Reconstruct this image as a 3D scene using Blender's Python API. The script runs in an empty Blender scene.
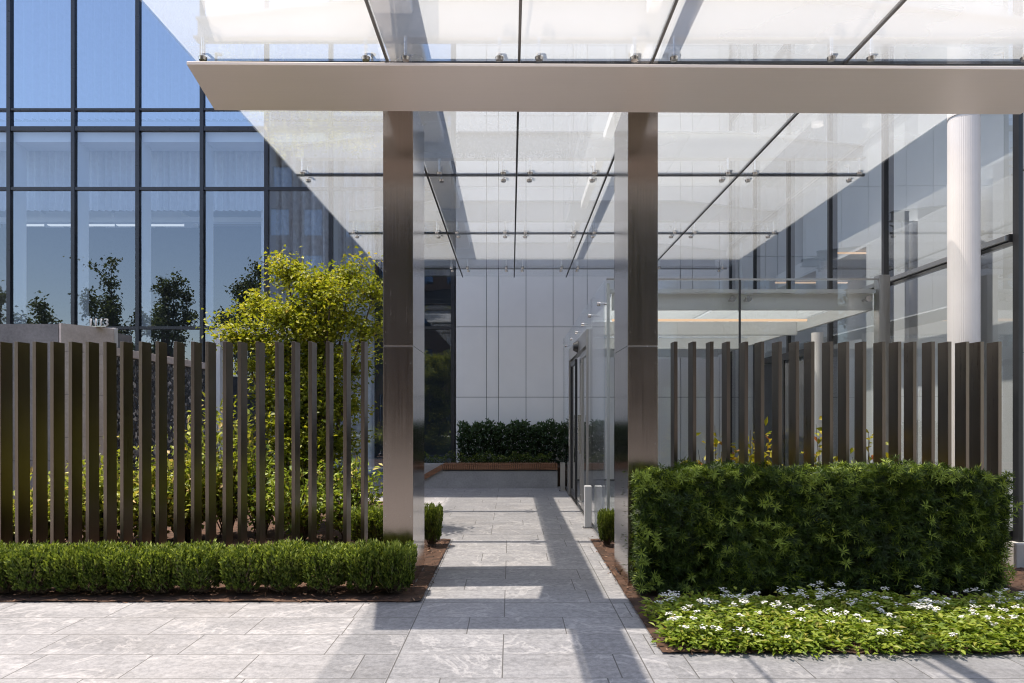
import bpy, math, random
import numpy as np
from mathutils import Vector, Matrix, Quaternion

S = bpy.context.scene
COL = S.collection
rng = np.random.default_rng(7)
random.seed(7)

# ------------------------------------------------------------------ camera
cd = bpy.data.cameras.new('camera')
cd.sensor_width = 36.0
cd.lens = 24.01
cd.shift_x = 0.001
cd.shift_y = 0.0718
cd.clip_start = 0.05
cd.clip_end = 2000
cam = bpy.data.objects.new('camera', cd)
COL.objects.link(cam)
cam.location = (0, 0, 1.5)
cam.rotation_euler = (math.radians(90), 0, 0)
S.camera = cam

# ------------------------------------------------------------------ world, sun, exposure
SUN = Vector((-0.325, -0.012, 1.0)).normalized()
world = bpy.data.worlds.new('World')
S.world = world
world.use_nodes = True
wn = world.node_tree
wn.nodes.clear()
sky = wn.nodes.new('ShaderNodeTexSky')
sky.sky_type = 'NISHITA'
sky.sun_disc = False
sky.sun_elevation = math.asin(SUN.z)
sky.sun_rotation = math.atan2(SUN.x, SUN.y)
sky.air_density = 1.0
sky.dust_density = 1.0
sky.ozone_density = 0.7
bg = wn.nodes.new('ShaderNodeBackground')
bg.inputs['Strength'].default_value = 0.15
wo = wn.nodes.new('ShaderNodeOutputWorld')
wn.links.new(sky.outputs[0], bg.inputs[0])
wn.links.new(bg.outputs[0], wo.inputs[0])

sl = bpy.data.lights.new('sun', 'SUN')
sl.energy = 3.75
sl.angle = math.radians(0.53)
sl.color = (1.0, 0.970, 0.925)
sun = bpy.data.objects.new('sun', sl)
COL.objects.link(sun)
sun.location = (-10, 5, 30)
sun.rotation_euler = SUN.to_track_quat('Z', 'Y').to_euler()

S.view_settings.view_transform = 'Standard'
S.view_settings.look = 'None'
S.view_settings.exposure = 1.06
S.view_settings.use_white_balance = True
S.view_settings.white_balance_temperature = 7250
S.view_settings.white_balance_tint = 13
S.view_settings.gamma = 1.0
S.view_settings.use_curve_mapping = False
S.render.engine = 'CYCLES'
S.cycles.max_bounces = 10
S.cycles.diffuse_bounces = 4
S.cycles.glossy_bounces = 5
S.cycles.transmission_bounces = 6
S.cycles.transparent_max_bounces = 32
S.cycles.use_denoising = True
S.cycles.filter_width = 1.1
S.cycles.sample_clamp_indirect = 6.0
S.cycles.caustics_reflective = False
S.cycles.caustics_refractive = False

# ------------------------------------------------------------------ material helpers
class NT:
    def __init__(s, name):
        s.m = bpy.data.materials.new(name)
        s.m.use_nodes = True
        s.t = s.m.node_tree
        s.t.nodes.clear()
        s.out = s.t.nodes.new('ShaderNodeOutputMaterial')
    def n(s, kind, **kw):
        x = s.t.nodes.new(kind)
        for k, v in kw.items():
            if k[0] == '_':
                setattr(x, k[1:], v)
            else:
                key = k.replace('__', ' ')
                s.set(x.inputs[key], v)
        return x
    def set(s, sock, v):
        if isinstance(v, bpy.types.NodeSocket):
            s.t.links.new(v, sock)
        elif isinstance(v, bpy.types.Node):
            s.t.links.new(v.outputs[0], sock)
        else:
            if isinstance(v, (tuple, list)) and len(v) == 3 and sock.type == 'RGBA':
                v = (*v, 1)
            sock.default_value = v
    def obj(s, scale=(1, 1, 1)):
        # world position: patterns are the same wherever a piece stands
        g = s.n('ShaderNodeNewGeometry')
        mp = s.n('ShaderNodeMapping', Vector=g.outputs['Position'], Scale=scale)
        return mp.outputs[0]
    def noise(s, vec, scale, detail=4, rough=0.55, dist=0.0):
        x = s.n('ShaderNodeTexNoise', Vector=vec, Scale=scale, Detail=detail, Roughness=rough, Distortion=dist)
        return x.outputs[0]
    def ramp(s, fac, stops):
        x = s.n('ShaderNodeValToRGB', Fac=fac)
        e = x.color_ramp.elements
        while len(e) < len(stops):
            e.new(0.5)
        for el, (p, c) in zip(e, stops):
            el.position = p
            el.color = (*c, 1) if isinstance(c, (tuple, list)) else (c, c, c, 1)
        return x.outputs[0]
    def math(s, op, a, b=0.0, c=None):
        x = s.n('ShaderNodeMath', _operation=op)
        s.set(x.inputs[0], a); s.set(x.inputs[1], b)
        if c is not None: s.set(x.inputs[2], c)
        return x.outputs[0]
    def mix(s, fac, a, b, mode='MIX'):
        x = s.n('ShaderNodeMix', _data_type='RGBA', _blend_type=mode)
        s.set(x.inputs[0], fac); s.set(x.inputs[6], a); s.set(x.inputs[7], b)
        return x.outputs[2]
    def bump(s, h, strength=0.3, dist=0.01):
        return s.n('ShaderNodeBump', Height=h, Strength=strength, Distance=dist).outputs[0]
    def bsdf(s, **kw):
        x = s.n('ShaderNodeBsdfPrincipled', **kw)
        s.t.links.new(x.outputs[0], s.out.inputs[0])
        return x
    def done(s, shader=None):
        if shader is not None:
            s.set(s.out.inputs[0], shader)
        return s.m

def plain(name, col, rough=0.5, metal=0.0, var=0.12, nscale=3.0, spec=0.5):
    m = NT(name)
    v = m.obj()
    n = m.noise(v, nscale, 5, 0.6)
    c = m.ramp(n, [(0.3, tuple(x * (1 - var) for x in col)), (0.7, tuple(min(1, x * (1 + var)) for x in col))])
    r = m.ramp(m.noise(v, nscale * 6, 3), [(0.3, max(0, rough - .06)), (0.7, min(1, rough + .06))])
    m.bsdf(Base__Color=c, Roughness=r, Metallic=metal, Specular__IOR__Level=spec)
    return m.m

def brushed(name, col, rough, vertical=True, metal=1.0, streak=0.10, bump=0.02):
    m = NT(name)
    v = m.obj((60, 60, 1.2) if vertical else (1.2, 60, 60))
    st = m.noise(v, 1.0, 6, 0.7)
    big = m.noise(m.obj(), 1.3, 4, 0.6)
    k = m.mix(0.4, st, big)
    c = m.ramp(k, [(0.3, tuple(x * (1 - streak) for x in col)), (0.7, tuple(min(1, x * (1 + streak)) for x in col))])
    r = m.ramp(k, [(0.3, max(0.03, rough - 0.06)), (0.7, rough + 0.07)])
    m.bsdf(Base__Color=c, Metallic=metal, Roughness=r, Normal=m.bump(st, bump, 0.004))
    return m.m

def glass(name, refl0, tint, power=5.0, rough=0.0, wav=0.0, gcol=(0.95, 0.97, 1.0)):
    """thin pane: what is not mirrored passes straight through, tinted"""
    m = NT(name)
    lw = m.n('ShaderNodeLayerWeight', Blend=0.5)
    f = m.math('POWER', lw.outputs['Facing'], power)
    f = m.math('MULTIPLY_ADD', f, 1 - refl0, refl0)
    g = m.n('ShaderNodeBsdfGlossy', Color=gcol, Roughness=rough)
    if wav:
        m.set(g.inputs['Normal'], m.bump(m.noise(m.obj(), 0.6, 2), wav, 0.02))
    t = m.n('ShaderNodeBsdfTransparent', Color=tint)
    mx = m.n('ShaderNodeMixShader')
    m.set(mx.inputs[0], f); m.set(mx.inputs[1], t); m.set(mx.inputs[2], g)
    return m.done(mx)

def frit_glass(name, cover):
    """white fritted laminated pane: fine ceramic dots over part of it scatter light, the rest is clear"""
    m = NT(name)
    lw = m.n('ShaderNodeLayerWeight', Blend=0.5)
    n = m.noise(m.obj(), 0.9, 3)
    cov = m.math('MULTIPLY_ADD', n, 0.10, cover - 0.05)
    tr = m.n('ShaderNodeBsdfTransparent', Color=(0.985, 0.99, 0.985))
    tl = m.n('ShaderNodeBsdfTranslucent', Color=(0.84, 0.89, 0.93))
    df = m.n('ShaderNodeBsdfDiffuse', Color=(0.80, 0.81, 0.80))
    dots = m.n('ShaderNodeMixShader'); m.set(dots.inputs[0], 0.15); m.set(dots.inputs[1], tl); m.set(dots.inputs[2], df)
    a = m.n('ShaderNodeMixShader'); m.set(a.inputs[0], cov); m.set(a.inputs[1], tr); m.set(a.inputs[2], dots)
    f = m.math('POWER', lw.outputs['Facing'], 5.0)
    f = m.math('MULTIPLY_ADD', f, 0.9, 0.045)
    g = m.n('ShaderNodeBsdfGlossy', Color=(0.95, 0.97, 1.0), Roughness=0.02)
    b = m.n('ShaderNodeMixShader'); m.set(b.inputs[0], f); m.set(b.inputs[1], a); m.set(b.inputs[2], g)
    return m.done(b)

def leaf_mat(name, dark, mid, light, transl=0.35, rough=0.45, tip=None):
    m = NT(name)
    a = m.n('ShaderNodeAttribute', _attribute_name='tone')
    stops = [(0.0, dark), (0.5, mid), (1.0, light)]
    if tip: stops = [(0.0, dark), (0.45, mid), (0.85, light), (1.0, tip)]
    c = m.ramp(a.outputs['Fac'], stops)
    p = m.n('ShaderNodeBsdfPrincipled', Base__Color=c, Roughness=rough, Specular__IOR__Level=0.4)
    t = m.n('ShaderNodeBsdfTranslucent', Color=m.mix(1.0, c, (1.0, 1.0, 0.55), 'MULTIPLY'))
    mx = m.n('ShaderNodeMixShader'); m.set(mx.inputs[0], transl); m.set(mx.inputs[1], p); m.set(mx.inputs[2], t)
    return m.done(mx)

def emit(name, col, strength):
    m = NT(name)
    e = m.n('ShaderNodeEmission', Color=col, Strength=strength)
    return m.done(e)

def paver(name, width, row, ox, oy, edges=(), gain=1.0):
    m = NT(name)
    pos = m.n('ShaderNodeNewGeometry').outputs['Position']
    mp = m.n('ShaderNodeMapping', Vector=pos, Location=(ox, oy, 0)).outputs[0]
    b = m.n('ShaderNodeTexBrick', Vector=mp, Color1=(0.33, 0.33, 0.33), Color2=(0.67, 0.67, 0.67), Mortar=(0, 0, 0), Scale=1.0,
            Mortar__Size=0.0042, Mortar__Smooth=0.3, Bias=0.0, Brick__Width=width, Row__Height=row)
    b.offset = 0.37; b.offset_frequency = 3; b.squash = 0.72; b.squash_frequency = 2
    # every slab has its own cut of the stone: shift the vein pattern by its tone
    off = m.n('ShaderNodeVectorMath', _operation='MULTIPLY_ADD')
    m.set(off.inputs[0], b.outputs['Color']); off.inputs[1].default_value = (31, 17, 0); m.set(off.inputs[2], mp)
    v = off.outputs[0]
    vs = m.n('ShaderNodeMapping', Vector=v, Rotation=(0, 0, 0.5), Scale=(0.55, 1.7, 1)).outputs[0]
    mott = m.noise(vs, 2.6, 9, 0.68, 0.5)
    fine = m.noise(v, 24, 8, 0.80)
    vein_n = m.noise(v, 1.25, 6, 0.60, 0.9)
    vein = m.math('ABSOLUTE', m.math('SUBTRACT', vein_n, 0.5))
    veinl = m.ramp(vein, [(0.0, 1.0), (0.008, 0.55), (0.020, 0.0)])
    veind = m.ramp(m.math('ABSOLUTE', m.math('SUBTRACT', m.noise(vs, 1.7, 7, 0.66, 0.6), 0.53)), [(0.0, 1.0), (0.02, 0.25), (0.05, 0.0)])
    base = m.ramp(mott, [(0.30, (0.125, 0.123, 0.126)), (0.5, (0.236, 0.232, 0.235)), (0.68, (0.33, 0.323, 0.323))])
    base = m.mix(0.30, base, m.ramp(b.outputs['Color'], [(0.3, (0.19, 0.188, 0.192)), (0.7, (0.335, 0.33, 0.329))]))
    base = m.mix(m.math('MULTIPLY', veinl, 0.72), base, (0.50, 0.48, 0.465))
    base = m.mix(m.math('MULTIPLY', veind, 0.45), base, (0.15, 0.15, 0.152))
    base = m.mix(0.40, base, m.ramp(fine, [(0.36, (0.12, 0.12, 0.12)), (0.64, (0.48, 0.47, 0.465))]))
    dirt = m.ramp(m.noise(pos, 0.7, 6, 0.65), [(0.52, 0.0), (0.72, 0.22)])
    base = m.mix(dirt, base, (0.29, 0.26, 0.225))
    sep = m.n('ShaderNodeSeparateXYZ', Vector=pos).outputs
    joint = b.outputs['Fac']
    for e in edges:
        d = m.math('ABSOLUTE', m.math('SUBTRACT', sep[0], e))
        joint = m.math('MAXIMUM', joint, m.math('LESS_THAN', d, 0.004))
    base = m.mix(1.0, base, (gain * 0.985, gain * 0.99, gain * 1.02), 'MULTIPLY')
    base = m.mix(joint, base, (0.115, 0.11, 0.106))
    h = m.math('SUBTRACT', m.math('MULTIPLY', fine, 0.6), joint)
    m.bsdf(Base__Color=base, Roughness=m.ramp(mott, [(0.3, 0.5), (0.7, 0.7)]), Normal=m.bump(h, 0.5, 0.004))
    return m.m

M = {}
M['pavement'] = paver('pavement_stone', 0.92, 0.39, 0.25, 0.015, gain=0.95)
M['path'] = paver('path_stone', 0.95, 0.39, 0.05, 0.015, edges=(-0.70, 0.80), gain=1.12)
M['asphalt'] = plain('asphalt', (0.055, 0.055, 0.058), 0.9, nscale=40, var=0.3)
M['earth'] = plain('ground_soil', (0.16, 0.145, 0.11), 0.95, nscale=2, var=0.25)
M['paint'] = plain('road_paint', (0.75, 0.75, 0.72), 0.7)
M['kerb'] = plain('kerb_concrete', (0.36, 0.35, 0.33), 0.85, nscale=8)
M['column'] = brushed('bronze_steel', (0.33, 0.28, 0.245), 0.22)
M['column_side'] = brushed('bronze_steel_polished', (0.42, 0.385, 0.36), 0.14, bump=0.012)
M['fin'] = brushed('bronze_fin', (0.185, 0.150, 0.125), 0.31)
M['beam'] = brushed('champagne_metal', (0.82, 0.725, 0.665), 0.40, vertical=False, metal=0.35, streak=0.03, bump=0.01)
M['steel'] = brushed('stainless_steel', (0.58, 0.56, 0.54), 0.22)
M['white_steel'] = plain('white_painted_steel', (0.70, 0.70, 0.70), 0.42, var=0.03)
M['rafter_paint'] = plain('pale_grey_rafter_paint', (0.34, 0.35, 0.365), 0.45, var=0.03)
M['white_column'] = plain('white_column_paint', (0.80, 0.775, 0.765), 0.38, var=0.03)
M['seal'] = plain('joint_seal', (0.035, 0.036, 0.038), 0.6)
M['black'] = plain('black_frame', (0.020, 0.021, 0.024), 0.35, var=0.2)
M['dark_frame'] = plain('dark_anodised_frame', (0.05, 0.052, 0.06), 0.32, metal=0.4)
M['grey_frame'] = brushed('grey_anodised_frame', (0.50, 0.49, 0.48), 0.34)
M['frit'] = frit_glass('fritted_glass', 0.31)
M['frosted'] = frit_glass('frosted_roof_glass', 0.85)
M['facade'] = glass('facade_glass', 0.20, (0.80, 0.88, 0.96), 3.5, gcol=(0.78, 0.87, 1.0))
M['facade_up'] = glass('spandrel_facade_glass', 0.46, (0.60, 0.74, 0.95), 3.5, gcol=(0.72, 0.85, 1.0))
M['wing'] = glass('wing_glass', 0.17, (0.86, 0.89, 0.89), 3.0)
M['under'] = glass('canopy_under_glass', 0.03, (0.99, 0.995, 0.99), 4.5)
M['clear'] = glass('clear_glass', 0.045, (0.97, 0.985, 0.98), 4.0)
M['panel'] = plain('white_wall_panel', (0.90, 0.875, 0.845), 0.4, var=0.03, nscale=1.2)
M['cladding'] = plain('pale_stone_cladding', (0.55, 0.53, 0.50), 0.7, nscale=5)
M['interior'] = plain('interior_wall', (0.62, 0.62, 0.63), 0.8, var=0.05)
M['interior_white'] = plain('interior_white', (0.82, 0.83, 0.85), 0.6, var=0.02)
M['interior_dark'] = plain('interior_dark', (0.07, 0.075, 0.085), 0.8, var=0.1)
M['lobby_floor'] = plain('lobby_floor', (0.55, 0.53, 0.51), 0.25, var=0.06)
M['curtain'] = plain('grey_curtain', (0.84, 0.82, 0.80), 0.9, var=0.15, nscale=9)
M['sheer'] = plain('sheer_curtain', (0.80, 0.82, 0.85), 0.9, var=0.06, nscale=9)
M['lamp'] = emit('ceiling_lamp', (0.86, 0.93, 1.0), 0.36)
M['led'] = emit('warm_strip_lamp', (1.0, 0.72, 0.52), 0.45)
M['wood'] = None
M['bark'] = None
M['twig'] = plain('twig', (0.10, 0.075, 0.05), 0.9, nscale=30, var=0.3)
M['tree_leaf'] = leaf_mat('maple_leaf', (0.075, 0.115, 0.014), (0.26, 0.29, 0.030), (0.50, 0.47, 0.06), 0.45, tip=(0.60, 0.44, 0.14))
M['box_leaf'] = leaf_mat('boxwood_leaf', (0.020, 0.038, 0.008), (0.090, 0.140, 0.020), (0.34, 0.40, 0.075), 0.36, rough=0.6)
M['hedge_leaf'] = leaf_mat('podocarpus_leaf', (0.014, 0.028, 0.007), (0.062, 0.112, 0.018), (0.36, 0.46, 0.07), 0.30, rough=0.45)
M['back_leaf'] = leaf_mat('planter_leaf', (0.018, 0.038, 0.014), (0.034, 0.072, 0.022), (0.070, 0.125, 0.04), 0.25)
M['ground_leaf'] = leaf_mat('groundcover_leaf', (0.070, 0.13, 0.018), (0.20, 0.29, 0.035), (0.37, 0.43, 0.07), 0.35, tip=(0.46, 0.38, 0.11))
M['shrub_leaf'] = leaf_mat('yellow_shrub_leaf', (0.10, 0.16, 0.02), (0.26, 0.32, 0.045), (0.46, 0.46, 0.10), 0.4, tip=(0.55, 0.40, 0.16))
M['croton_leaf'] = leaf_mat('croton_leaf', (0.12, 0.18, 0.025), (0.34, 0.36, 0.04), (0.52, 0.42, 0.05), 0.4, tip=(0.55, 0.18, 0.06))
M['street_leaf'] = leaf_mat('street_tree_leaf', (0.05, 0.07, 0.025), (0.11, 0.14, 0.04), (0.20, 0.23, 0.065), 0.4)
M['petal'] = plain('white_petal', (0.86, 0.85, 0.82), 0.7, var=0.04)

def wood_mat():
    m = NT('bench_wood')
    st = m.noise(m.obj((1.5, 40, 40)), 1.0, 6, 0.65)
    c = m.ramp(st, [(0.3, (0.13, 0.055, 0.028)), (0.7, (0.29, 0.135, 0.07))])
    m.bsdf(Base__Color=c, Roughness=0.5, Normal=m.bump(st, 0.2, 0.003))
    return m.m
M['wood'] = wood_mat()
def bark_mat():
    m = NT('bark')
    st = m.noise(m.obj((14, 14, 3)), 2.0, 6, 0.7)
    c = m.ramp(st, [(0.3, (0.055, 0.040, 0.030)), (0.7, (0.15, 0.115, 0.088))])
    m.bsdf(Base__Color=c, Roughness=0.9, Normal=m.bump(st, 0.6, 0.01))
    return m.m
M['bark'] = bark_mat()
def granite(name, lo, hi, scale=28):
    m = NT(name)
    v = m.obj()
    g = m.mix(0.5, m.noise(v, scale, 6, 0.7), m.noise(v, 2.2, 5, 0.6))
    c = m.ramp(g, [(0.35, lo), (0.65, hi)])
    m.bsdf(Base__Color=c, Roughness=0.75, Normal=m.bump(g, 0.3, 0.004))
    return m.m
M['granite'] = granite('dark_granite', (0.15, 0.145, 0.15), (0.27, 0.26, 0.265))
M['granite_pale_lit'] = granite('pale_lit_granite', (0.52, 0.44, 0.405), (0.74, 0.65, 0.61))  # real coping colour; on the block's side its paleness stands for sunlight
M['planter'] = granite('planter_granite', (0.24, 0.235, 0.235), (0.38, 0.37, 0.37))
def pebble_mat():
    m = NT('black_pebbles')
    v = m.obj()
    vo = m.n('ShaderNodeTexVoronoi', Vector=v, Scale=17.0, Randomness=1.0)
    r = m.n('ShaderNodeSeparateColor', Color=vo.outputs['Color']).outputs[0]
    c = m.ramp(r, [(0.0, (0.015, 0.015, 0.017)), (0.72, (0.06, 0.058, 0.06)), (0.86, (0.20, 0.19, 0.19)), (1.0, (0.55, 0.52, 0.50))])
    h = m.ramp(vo.outputs['Distance'], [(0.0, 1.0), (0.6, 0.0)])
    m.bsdf(Base__Color=c, Roughness=0.25, Normal=m.bump(h, 1.0, 0.03))
    return m.m
M['pebble'] = pebble_mat()
def mulch_mat():
    m = NT('bark_mulch')
    a = m.n('ShaderNodeAttribute', _attribute_name='tone')
    c = m.ramp(a.outputs['Fac'], [(0.0, (0.045, 0.024, 0.015)), (0.5, (0.13, 0.066, 0.040)), (1.0, (0.30, 0.18, 0.115))])
    m.bsdf(Base__Color=c, Roughness=0.95)
    return m.m
M['mulch'] = mulch_mat()
def sheen_lines():
    # white back wall panels: plain coated metal with real joints
    return None

# ------------------------------------------------------------------ object helpers
def tag(o, label=None, cat=None, group=None, kind=None):
    if label: o['label'] = label
    if cat: o['category'] = cat
    if group: o['group'] = group
    if kind: o['kind'] = kind
    return o

def thing(name, label, cat, loc, group=None):
    o = bpy.data.objects.new(name, None)
    COL.objects.link(o)
    o.empty_display_size = 0.2
    o.location = loc
    return tag(o, label, cat, group)

def wloc(o):
    v = Vector((0, 0, 0))
    while o is not None:
        v += Vector(o.location)
        o = o.parent
    return v

class MB:
    def __init__(s):
        s.v = []; s.f = []; s.mi = []; s.smooth = []
    def add(s, vs, fs, mi=0, smooth=False):
        b = len(s.v)
        s.v += [tuple(x) for x in vs]
        s.f += [tuple(i + b for i in f) for f in fs]
        s.mi += [mi] * len(fs); s.smooth += [smooth] * len(fs)
        return s
    def box(s, x0, x1, y0, y1, z0, z1, mi=0):
        v = [(x0, y0, z0), (x1, y0, z0), (x1, y1, z0), (x0, y1, z0), (x0, y0, z1), (x1, y0, z1), (x1, y1, z1), (x0, y1, z1)]
        f = [(0, 3, 2, 1), (4, 5, 6, 7), (0, 1, 5, 4), (1, 2, 6, 5), (2, 3, 7, 6), (3, 0, 4, 7)]
        return s.add(v, f, mi)
    def prism(s, pts, y0, y1, mi=0):
        """outline in x,z extruded along y"""
        n = len(pts)
        v = [(x, y0, z) for x, z in pts] + [(x, y1, z) for x, z in pts]
        f = [tuple(range(n)), tuple(range(2 * n - 1, n - 1, -1))]
        f += [((i + 1) % n, i, i + n, (i + 1) % n + n) for i in range(n)]
        return s.add(v, f, mi)
    def slab(s, pts, z0, z1, mi=0):
        """outline in x,y extruded along z"""
        n = len(pts)
        v = [(x, y, z0) for x, y in pts] + [(x, y, z1) for x, y in pts]
        f = [tuple(range(n - 1, -1, -1)), tuple(range(n, 2 * n))]
        f += [(i, (i + 1) % n, (i + 1) % n + n, i + n) for i in range(n)]
        return s.add(v, f, mi)
    def tube(s, pts, rad, n=8, mi=0, cap=True):
        P = [Vector(p) for p in pts]
        if not hasattr(rad, '__len__'): rad = [rad] * len(P)
        vs, fs = [], []
        for i, p in enumerate(P):
            t = (P[min(i + 1, len(P) - 1)] - P[max(i - 1, 0)]).normalized()
            a = t.cross(Vector((0.31, 0.95, 0.05)))
            if a.length < 1e-3: a = t.cross(Vector((1, 0, 0)))
            a.normalize(); b = t.cross(a)
            for k in range(n):
                q = 2 * math.pi * k / n
                vs.append(p + (a * math.cos(q) + b * math.sin(q)) * rad[i])
        for i in range(len(P) - 1):
            for k in range(n):
                fs.append((i * n + k, i * n + (k + 1) % n, (i + 1) * n + (k + 1) % n, (i + 1) * n + k))
        s.add(vs, fs, mi, True)
        if cap:
            L = len(P) - 1
            s.add([vs[k] for k in range(n)], [tuple(range(n - 1, -1, -1))], mi)
            s.add([vs[L * n + k] for k in range(n)], [tuple(range(n))], mi)
        return s
    def build(s, name, mats, parent=None, bevel=0.0, rel=None):
        me = bpy.data.meshes.new(name)
        o0 = wloc(parent) if parent else Vector((0, 0, 0))
        base = Vector(rel) if rel is not None else o0
        me.from_pydata([tuple(Vector(v) - base) for v in s.v], [], s.f)
        if not isinstance(mats, (list, tuple)): mats = [mats]
        for m in mats: me.materials.append(m)
        me.polygons.foreach_set('material_index', s.mi)
        me.polygons.foreach_set('use_smooth', s.smooth)
        me.update()
        o = bpy.data.objects.new(name, me)
        COL.objects.link(o)
        if parent: o.parent = parent
        o.location = base - o0
        if bevel:
            b = o.modifiers.new('bevel', 'BEVEL')
            b.width = bevel; b.segments = 2; b.limit_method = 'ANGLE'
        return o

def box(name, mat, parent, x0, x1, y0, y1, z0, z1, bevel=0.0):
    return MB().box(x0, x1, y0, y1, z0, z1).build(name, mat, parent, bevel)

def quad_mesh(name, verts, quads, tone, mats, parent=None, mi=None, base=(0, 0, 0)):
    """fast mesh from numpy arrays"""
    me = bpy.data.meshes.new(name)
    o0 = wloc(parent) if parent else Vector((0, 0, 0))
    V = np.asarray(verts, dtype=np.float32) - np.array(o0, dtype=np.float32)
    F = np.asarray(quads, dtype=np.int32)
    k = F.shape[1]
    me.vertices.add(len(V)); me.vertices.foreach_set('co', V.ravel())
    me.loops.add(F.size); me.loops.foreach_set('vertex_index', F.ravel())
    me.polygons.add(len(F))
    me.polygons.foreach_set('loop_start', np.arange(0, F.size, k, dtype=np.int32))
    me.polygons.foreach_set('loop_total', np.full(len(F), k, dtype=np.int32))
    if not isinstance(mats, (list, tuple)): mats = [mats]
    for m in mats: me.materials.append(m)
    if mi is not None: me.polygons.foreach_set('material_index', np.asarray(mi, dtype=np.int32))
    at = me.attributes.new('tone', 'FLOAT', 'FACE')
    at.data.foreach_set('value', np.asarray(tone, dtype=np.float32))
    me.update(calc_edges=True)
    me.validate()
    o = bpy.data.objects.new(name, me)
    COL.objects.link(o)
    if parent: o.parent = parent
    return o

def unit(a):
    return a / np.maximum(np.linalg.norm(a, axis=1, keepdims=True), 1e-9)

def leaves(c, d, nrm, length, width, tone, fold=0.25, droop=0.0):
    """folded leaf blades: centre line along d from c; two triangles as one bent quad pair"""
    d = unit(d)
    side = unit(np.cross(d, nrm))
    up = np.cross(side, d)
    n = len(c)
    L = np.broadcast_to(np.asarray(length, dtype=float), (n,))[:, None]
    W = np.broadcast_to(np.asarray(width, dtype=float), (n,))[:, None]
    base = c
    tip = c + d * L - up * L * droop
    mid = c + d * L * 0.45
    l = mid - side * W * 0.5 + up * W * fold
    r = mid + side * W * 0.5 + up * W * fold
    V = np.stack([base, l, tip, r], axis=1).reshape(-1, 3)
    i = np.arange(n)[:, None] * 4
    F = np.concatenate([i + np.array([[0, 1, 2]]), i + np.array([[0, 2, 3]])], axis=1).reshape(-1, 3)
    T = np.repeat(tone, 2)
    return V, F, T

def merge(parts):
    V, F, T, off = [], [], [], 0
    for v, f, t in parts:
        V.append(v); F.append(f + off); T.append(t); off += len(v)
    return np.concatenate(V), np.concatenate(F), np.concatenate(T)

def rdir(n, zbias=0.0):
    d = rng.normal(size=(n, 3)); d = unit(d); d[:, 2] += zbias
    return unit(d)

def copy_tree(o, parent=None):
    c = o.copy()
    COL.objects.link(c)
    c.parent = parent
    for ch in o.children:
        copy_tree(ch, c)
    return c

# pixel in the photograph + distance -> place in the world (used only to measure sizes)
def X(px, Y): return (px - 511) * Y / 683.0
def Z(py, Y): return 1.5 - (py - 415) * Y / 683.0

# ================================================================== GROUND
def sheet(name, x0, x1, y0, y1, z, mat):
    o = MB().add([(x0, y0, z), (x1, y0, z), (x1, y1, z), (x0, y1, z)], [(0, 1, 2, 3)]).build(name, mat)
    return tag(o, kind='structure')
sheet('ground', -600, 600, -600, 600, -0.16, M['earth'])
sheet('road', -300, 300, -16, -6.3, -0.15, M['asphalt'])
tag(MB().box(-40, 40, -6, 15.6, -0.14, 0.0).build('pavement', M['pavement']), kind='structure')
tag(MB().box(-40, 40, -6.3, -6.005, -0.14, 0.01).build('kerb', M['kerb'], None, 0.02), kind='structure')
sheet('path', -0.71, 0.94, 2.4, 8.2, 0.004, M['path'])
tag(MB().box(-300, 300, -20, -16.01, -0.14, 0.0).build('far_pavement', M['kerb']), kind='structure')
mk = MB()
for i in range(-14, 15):
    mk.box(i * 6 - 1.5, i * 6 + 1.5, -11.2, -11.08, -0.149, -0.145)
tag(mk.build('road_markings', M['paint']), kind='structure')

def mulch_bed(name, rects, chips):
    V, F, T = [], [], []
    off = 0
    for (x0, x1, y0, y1) in rects:
        nx = max(2, int((x1 - x0) / 0.09)); ny = max(2, int((y1 - y0) / 0.09))
        gx, gy = np.meshgrid(np.linspace(x0, x1, nx), np.linspace(y0, y1, ny))
        gz = 0.006 + rng.random(gx.shape) * 0.014
        V.append(np.stack([gx, gy, gz], -1).reshape(-1, 3))
        i, j = np.meshgrid(np.arange(nx - 1), np.arange(ny - 1))
        a = (j * nx + i).ravel() + off
        F.append(np.stack([a, a + 1, a + nx + 1], 1)); F.append(np.stack([a, a + nx + 1, a + nx], 1))
        T.append(rng.random(2 * len(a)) * 0.35)
        off += nx * ny
        n = int(chips * (x1 - x0) * (y1 - y0))
        c = np.stack([rng.uniform(x0 - .02, x1 + .02, n), rng.uniform(y0 - .03, y1 + .015, n), rng.uniform(0.012, 0.032, n)], 1)
        d = rdir(n); d[:, 2] *= 0.35
        v, f, t = leaves(c, d, rdir(n, 2.5), rng.uniform(0.02, 0.065, n), rng.uniform(0.008, 0.02, n), rng.random(n) ** 1.3, 0.1)
        V.append(v); F.append(f + off); T.append(t); off += len(v)
    o = quad_mesh(name, np.concatenate(V), np.concatenate(F), np.concatenate(T), M['mulch'])
    return tag(o, kind='stuff')
mb1 = mulch_bed('mulch', [(-9, -0.72, 5.46, 8.19)], 260)
tag(mb1, 'reddish brown bark mulch under the clipped shrubs left of the path', 'mulch')
mb2 = mulch_bed('mulch', [(0.95, 6.5, 4.28, 8.19)], 320)
tag(mb2, 'reddish brown bark mulch under the flowers and hedge right of the path', 'mulch')
mb3 = mulch_bed('mulch', [(-16, -1.9, 8.2, 11.8)], 30)
tag(mb3, 'brown bark mulch around the maple behind the left slat screen', 'mulch')

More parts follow.
